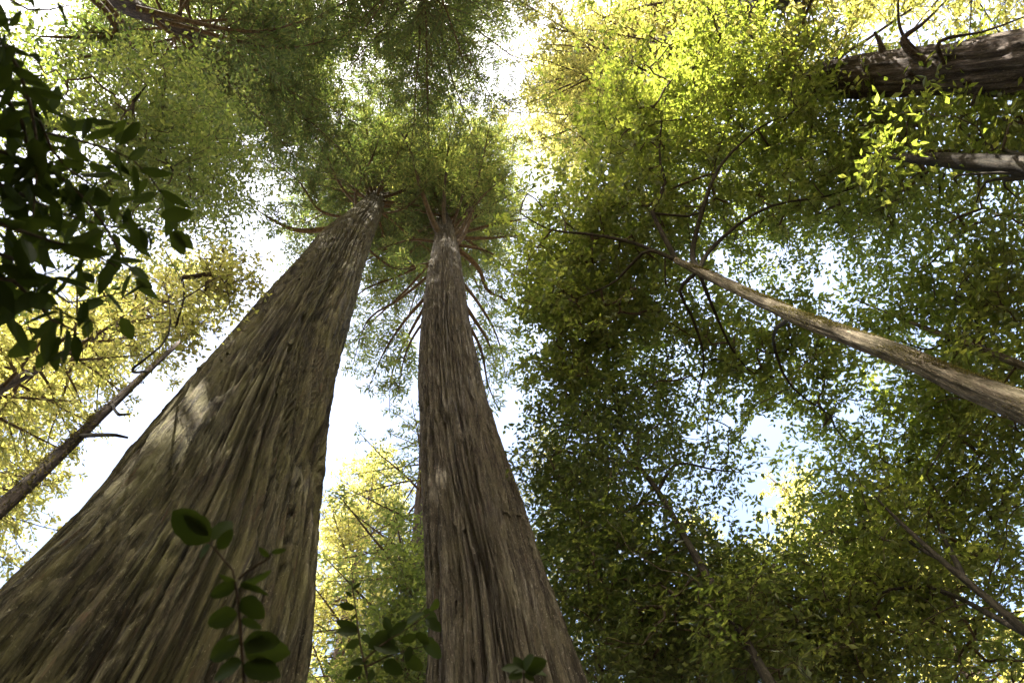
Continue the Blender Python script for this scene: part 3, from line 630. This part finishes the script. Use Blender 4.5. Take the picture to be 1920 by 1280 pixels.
S('dark-limbed conifer half hidden by the slimmer giant trunk', 800, 760, 14, .35, 70, 4.0, 'needle', leafL=.2, leafW=.07)
S('sunlit conifer behind the slim dark-stemmed oak', 1010, 800, 22, .4, 80, 4.2, 'sunlit_needle')
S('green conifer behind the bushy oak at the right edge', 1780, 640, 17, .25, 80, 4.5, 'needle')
S('sunlit conifer behind the shaded broadleaf tree at lower right', 1290, 960, 26, .35, 80, 4.2, 'sunlit_needle')
S('sunlit conifer above the thick furrowed trunk at upper right', 1560, 10, 19, .3, 90, 5.5, 'sunlit_needle')
S('wispy sunlit conifer in the top right corner', 1760, -10, 22, .3, 90, 5.5, 'sunlit_needle')
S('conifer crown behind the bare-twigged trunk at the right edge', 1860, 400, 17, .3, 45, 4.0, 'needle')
S('tall conifer at top centre with wispy pale foliage', 1170, 70, 11.5, .45, 80, 4.2, 'sunlit_needle')
S('wispy pale conifer crown filling the gap between the slimmer giant and the sunlit oak', 1035, 175, 10, .5, 100, 5.5, 'sunlit_needle', leafL=.28, leafW=.075)
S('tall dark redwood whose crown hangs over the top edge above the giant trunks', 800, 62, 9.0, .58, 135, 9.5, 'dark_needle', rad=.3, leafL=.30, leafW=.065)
# the forest goes on behind the camera and shades the clearing
for n_, (x, y, H, z0) in enumerate(((-5.5, -16, 60, .45), (-10, -14, 56, .25), (-7, -21, 56, .2), (12, -21, 46, .2), (-17, -15, 34, .2), (-15, -20, 40, .2), (24, -12, 30, .1), (-25, -4, 24, .1), (2, -24, 36, .15))):
    S('shading conifer of the forest behind the camera', 0, 0, 0, z0, 75, 6.5, 'needle', xy=(x, y, H), dens=2.6, leafL=.5, leafW=.24, stepm=.2, rad=.6, twigs=False, group='forest behind the camera')
for n_, (az, D, H) in enumerate(((176, 6.5, 9), (-150, 6.5, 9), (148, 7, 9.5), (-128, 8.5, 8), (-150, 12, 11), (-120, 13, 9), (-95, 12, 8), (-172, 13, 12), (165, 12, 11), (140, 13, 12), (118, 13, 10), (95, 15, 10), (20, 16, 11), (-20, 17, 11), (60, 15, 10), (-60, 15, 10))):  # unseen trees added to cut low sky light and darken trunk bases
    S('unseen young conifer added round the clearing to block low sky light', 0, 0, 0, .06, 40, 4.5, 'needle', xy=pol(az, D, H), dens=2.6, leafL=.42, leafW=.22, stepm=.2, rad=.14, twigs=False, group='understorey round the clearing')

# ------------------------------------------------------------------ foreground shrubs with large leaves
def big_leaf_mesh(name, L, W, seed, point=0.0):
    rs = np.random.default_rng(seed); n = 9; t = np.linspace(0, 1, n)
    w = W*0.5*np.sin(np.pi*t**0.92)**0.62*(1-0.05*t); w[0] = w[-1] = 0.001
    w = w*(1-point*0.55*t**2.2); w = w*(1+rs.normal(0, 0.05, n)); c = -0.12*L*t**2+rs.normal(0, .004, n)
    cols = []
    for s, up in ((-1, .10), (-.5, .04), (0, 0), (.5, .04), (1, .10)):
        cols.append(np.stack([s*w, t*L, c+np.abs(w)*up*2], -1))
    V = np.array(cols); F = []
    for q in range(4):
        for p in range(n-1): F.append((q*n+p, (q+1)*n+p, (q+1)*n+p+1, q*n+p+1))
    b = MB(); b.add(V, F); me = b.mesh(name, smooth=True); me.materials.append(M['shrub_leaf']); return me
LM = [big_leaf_mesh('leaf', 1.0, .46, 1), big_leaf_mesh('leaf', 1.0, .52, 2), big_leaf_mesh('leaf', 1.0, .40, 3), big_leaf_mesh('leaf', 1.0, .60, 4)]
SM = [big_leaf_mesh('leaf', 1.0, .36, 5, 1.0), big_leaf_mesh('leaf', 1.0, .42, 6, 1.0), big_leaf_mesh('leaf', 1.0, .31, 7, 1.0)]
def put_leaf(tree, p, d, nrm, L, m):
    o = bpy.data.objects.new('leaf', m); sc.collection.objects.link(o); o.parent = tree
    y = unit(d); x = unit(np.cross(y, nrm)); z = np.cross(x, y)
    mat = Matrix(np.column_stack([x*L, y*L, z*L]).tolist()).to_4x4(); mat.translation = Vector(np.asarray(p)-np.array(tree['_o'])); o.matrix_local = mat
    return o

def overhanging_shrub():
    b = gbase(-2.3, 0.35)
    tr = thing('shrub', 'near-black overhanging shrub with large drooping leaves at the left edge', 'shrub', b)
    crotch = np.array([-2.0, 0.25, 1.9])
    P2, r2 = round_trunk(tr, [b, b*.5+crotch*.5+np.array([.06, .03, 0]), crotch], [.05, .04, .03], 14, 8, 'dark_bark', .1, name='stem')
    br = [([(-140, 330), (0, 345), (60, 375), (130, 405), (210, 425), (300, 430)], 2.3, 30), ([(-140, 450), (10, 480), (70, 520), (120, 565), (175, 560), (240, 545)], 2.2, 26),
          ([(-140, 220), (0, 235), (90, 250), (170, 270), (250, 300), (330, 400)], 2.4, 32), ([(-120, 110), (0, 130), (60, 200), (110, 300), (190, 360), (240, 420)], 2.3, 28),
          ([(-120, 560), (0, 520), (60, 560), (110, 610), (150, 620), (80, 650)], 2.1, 24), ([(-100, 20), (-20, 60), (30, 120), (60, 210), (70, 300), (60, 420)], 2.2, 28),
          ([(-120, 260), (20, 290), (110, 330), (180, 400), (230, 480), (260, 530)], 2.25, 30), ([(-140, -40), (0, -10), (60, 20), (130, 10)], 2.4, 12), ([(-140, 380), (0, 420), (90, 450), (160, 470), (220, 500)], 2.1, 26), ([(-100, 180), (20, 190), (60, 330), (40, 470), (60, 570)], 2.35, 28)]
    paths = []
    for pts, s, n in br:
        Q = [crotch]+[atr(px, py, s+rng.uniform(-.12, .12)) for px, py in pts]; P, r = smooth_path(Q, np.linspace(.007, .002, len(Q)), 24); m = MB(); tube(m, P, r, 5, .1); obj('branch', m, M['twig'], tr); paths.append(P)
        n = int(n*1.1)
        for q in range(n):
            f = 0.38+.62*(q+rng.random()*.6)/n; k = min(22, int(f*23)); p = P[k]*(1-(f*23-k))+P[k+1]*(f*23-k); T = unit(P[k+1]-P[k]); vw = unit(p-CAM); S = unit(np.cross(T, vw))
            d = T*rng.uniform(.1, .8)+S*(1 if q % 2 else -1)*rng.uniform(.3, 1)+rng.normal(0, .3, 3)+np.array([0, .25, -.35])
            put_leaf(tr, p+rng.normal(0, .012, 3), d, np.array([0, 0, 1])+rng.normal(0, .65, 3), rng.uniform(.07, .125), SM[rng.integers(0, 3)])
    # the crowded inner leaves, too many and too dark to tell apart
    im = MB(); pool = [np.array([v.co[:] for v in m.vertices]) for m in SM]; fc = [np.array([list(p.vertices) for p in m.polygons]) for m in SM]
    for q in range(330):
        P = paths[rng.integers(0, len(paths))]; f = rng.uniform(.3, .86); k = int(f*23); p = P[k]+rng.normal(0, .05, 3); k3 = rng.integers(0, 3)
        y = unit(rng.normal(0, .6, 3)+np.array([.3, .35, -.45])); x = unit(np.cross(y, np.array([0, 0, 1])+rng.normal(0, .65, 3))); z = np.cross(x, y)
        im.add(p+(pool[k3]@np.stack([x, y, z]))*rng.uniform(.065, .115), fc[k3])
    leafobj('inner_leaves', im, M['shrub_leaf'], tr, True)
    # the two pale-edged leaves that stand clear against the sky
    for (a, c) in (((322, 432), (345, 478)), ((325, 432), (362, 465)), ((300, 405), (362, 400)), ((255, 520), (285, 540)), ((228, 595), (248, 636)), ((168, 598), (160, 632)), ((70, 640), (15, 668)), ((90, 655), (70, 690))):
        p, q = atr(*a, 2.3), atr(*c, 2.32); put_leaf(tr, p, q-p, ray(*a)+rng.normal(0, .2, 3), float(np.linalg.norm(q-p)), LM[1])
overhanging_shrub()

def sprout(name, label, stem, s, leafs, mesh=3, extra=()):
    P = [atr(px, py, s) for px, py in stem]; b = gbase(P[0][0], P[0][1]-.05)
    tr = thing(name, label, 'shrub', b, 'young shrubs sprouting in front of the giant trunks')
    m = MB(); Q, r = smooth_path([b, b*.5+P[0]*.5+np.array([.02, .01, 0])]+P, np.linspace(.005, .0018, len(P)+2), 30); tube(m, Q, r, 5, .08); obj('stem', m, M['twig'], tr)
    for st in extra:
        m = MB(); Q, r = smooth_path([atr(px, py, s) for px, py in st], np.linspace(.004, .002, len(st)), 10); tube(m, Q, r, 4, .08); obj('stem', m, M['twig'], tr)
    for (x0, y0, x1, y1, wd) in leafs:
        ds = rng.uniform(-.05, .05); p, q = atr(x0, y0, s), atr(x1, y1, s+ds); put_leaf(tr, p, q-p, ray(x0, y0)*-1+rng.normal(0, .25, 3)+np.array([0, 0, .3]), float(np.linalg.norm(q-p))*.84, LM[wd])
sprout('shrub', 'upright sprout with paired oval leaves in front of the massive redwood', [(455, 1300), (452, 1200), (448, 1130), (446, 1085), (425, 1055), (395, 1020)], 1.5,
       [(395, 1015, 305, 945, 3), (390, 1005, 335, 950, 2), (398, 1012, 443, 965, 3), (410, 1030, 440, 985, 3), (395, 1022, 365, 1050, 3), (450, 1095, 523, 1070, 3), (450, 1100, 520, 1110, 3), (444, 1095, 382, 1120, 3), (442, 1090, 405, 1078, 2),
        (446, 1150, 372, 1170, 3), (452, 1120, 503, 1165, 3), (450, 1160, 500, 1180, 2), (452, 1200, 375, 1240, 3), (455, 1205, 535, 1200, 3), (456, 1210, 560, 1230, 3), (455, 1240, 385, 1275, 3), (456, 1245, 540, 1268, 3), (452, 1190, 420, 1200, 2),
        (505, 1045, 480, 1022, 2), (508, 1035, 542, 1030, 2)], extra=[[(446, 1085), (480, 1060), (505, 1045), (508, 1036)]])
sprout('shrub', 'branching shrub at the foot of the gap between the giant trunks', [(700, 1300), (680, 1240), (672, 1180), (665, 1130), (660, 1095)], 2.2,
       [(660, 1095, 652, 1085, 2), (662, 1105, 680, 1088, 2), (660, 1118, 645, 1105, 2), (665, 1140, 630, 1130, 1), (668, 1150, 655, 1165, 1), (672, 1180, 620, 1160, 2), (672, 1185, 622, 1180, 1), (675, 1200, 645, 1215, 1), (676, 1195, 705, 1200, 1), (690, 1240, 650, 1240, 1),
        (690, 1215, 745, 1175, 1), (700, 1210, 760, 1220, 1), (730, 1190, 770, 1160, 1), (735, 1185, 715, 1150, 1), (750, 1200, 790, 1190, 1), (760, 1170, 800, 1140, 1), (790, 1150, 830, 1160, 3), (800, 1160, 832, 1185, 3), (810, 1145, 822, 1120, 3), (790, 1200, 840, 1235, 3),
        (760, 1230, 800, 1260, 3), (720, 1240, 760, 1265, 3), (680, 1250, 640, 1275, 3), (700, 1255, 690, 1280, 3), (740, 1215, 700, 1180, 1), (770, 1210, 760, 1245, 1), (780, 1185, 810, 1210, 1)],
       extra=[[(680, 1240), (720, 1205), (760, 1180), (805, 1150)], [(685, 1250), (740, 1225), (800, 1210)]])
sprout('shrub', 'low star-shaped leaf cluster in front of the slimmer giant trunk', [(985, 1340), (984, 1290), (982, 1255)], 1.7,
       [(982, 1255, 932, 1248, 3), (982, 1255, 958, 1225, 3), (982, 1253, 1000, 1222, 3), (984, 1256, 1030, 1235, 3), (984, 1258, 1034, 1262, 3), (980, 1260, 950, 1272, 3), (984, 1260, 1005, 1278, 3), (981, 1252, 980, 1228, 2)])

for o in list(sc.objects):
    if '_o' in o: del o['_o']
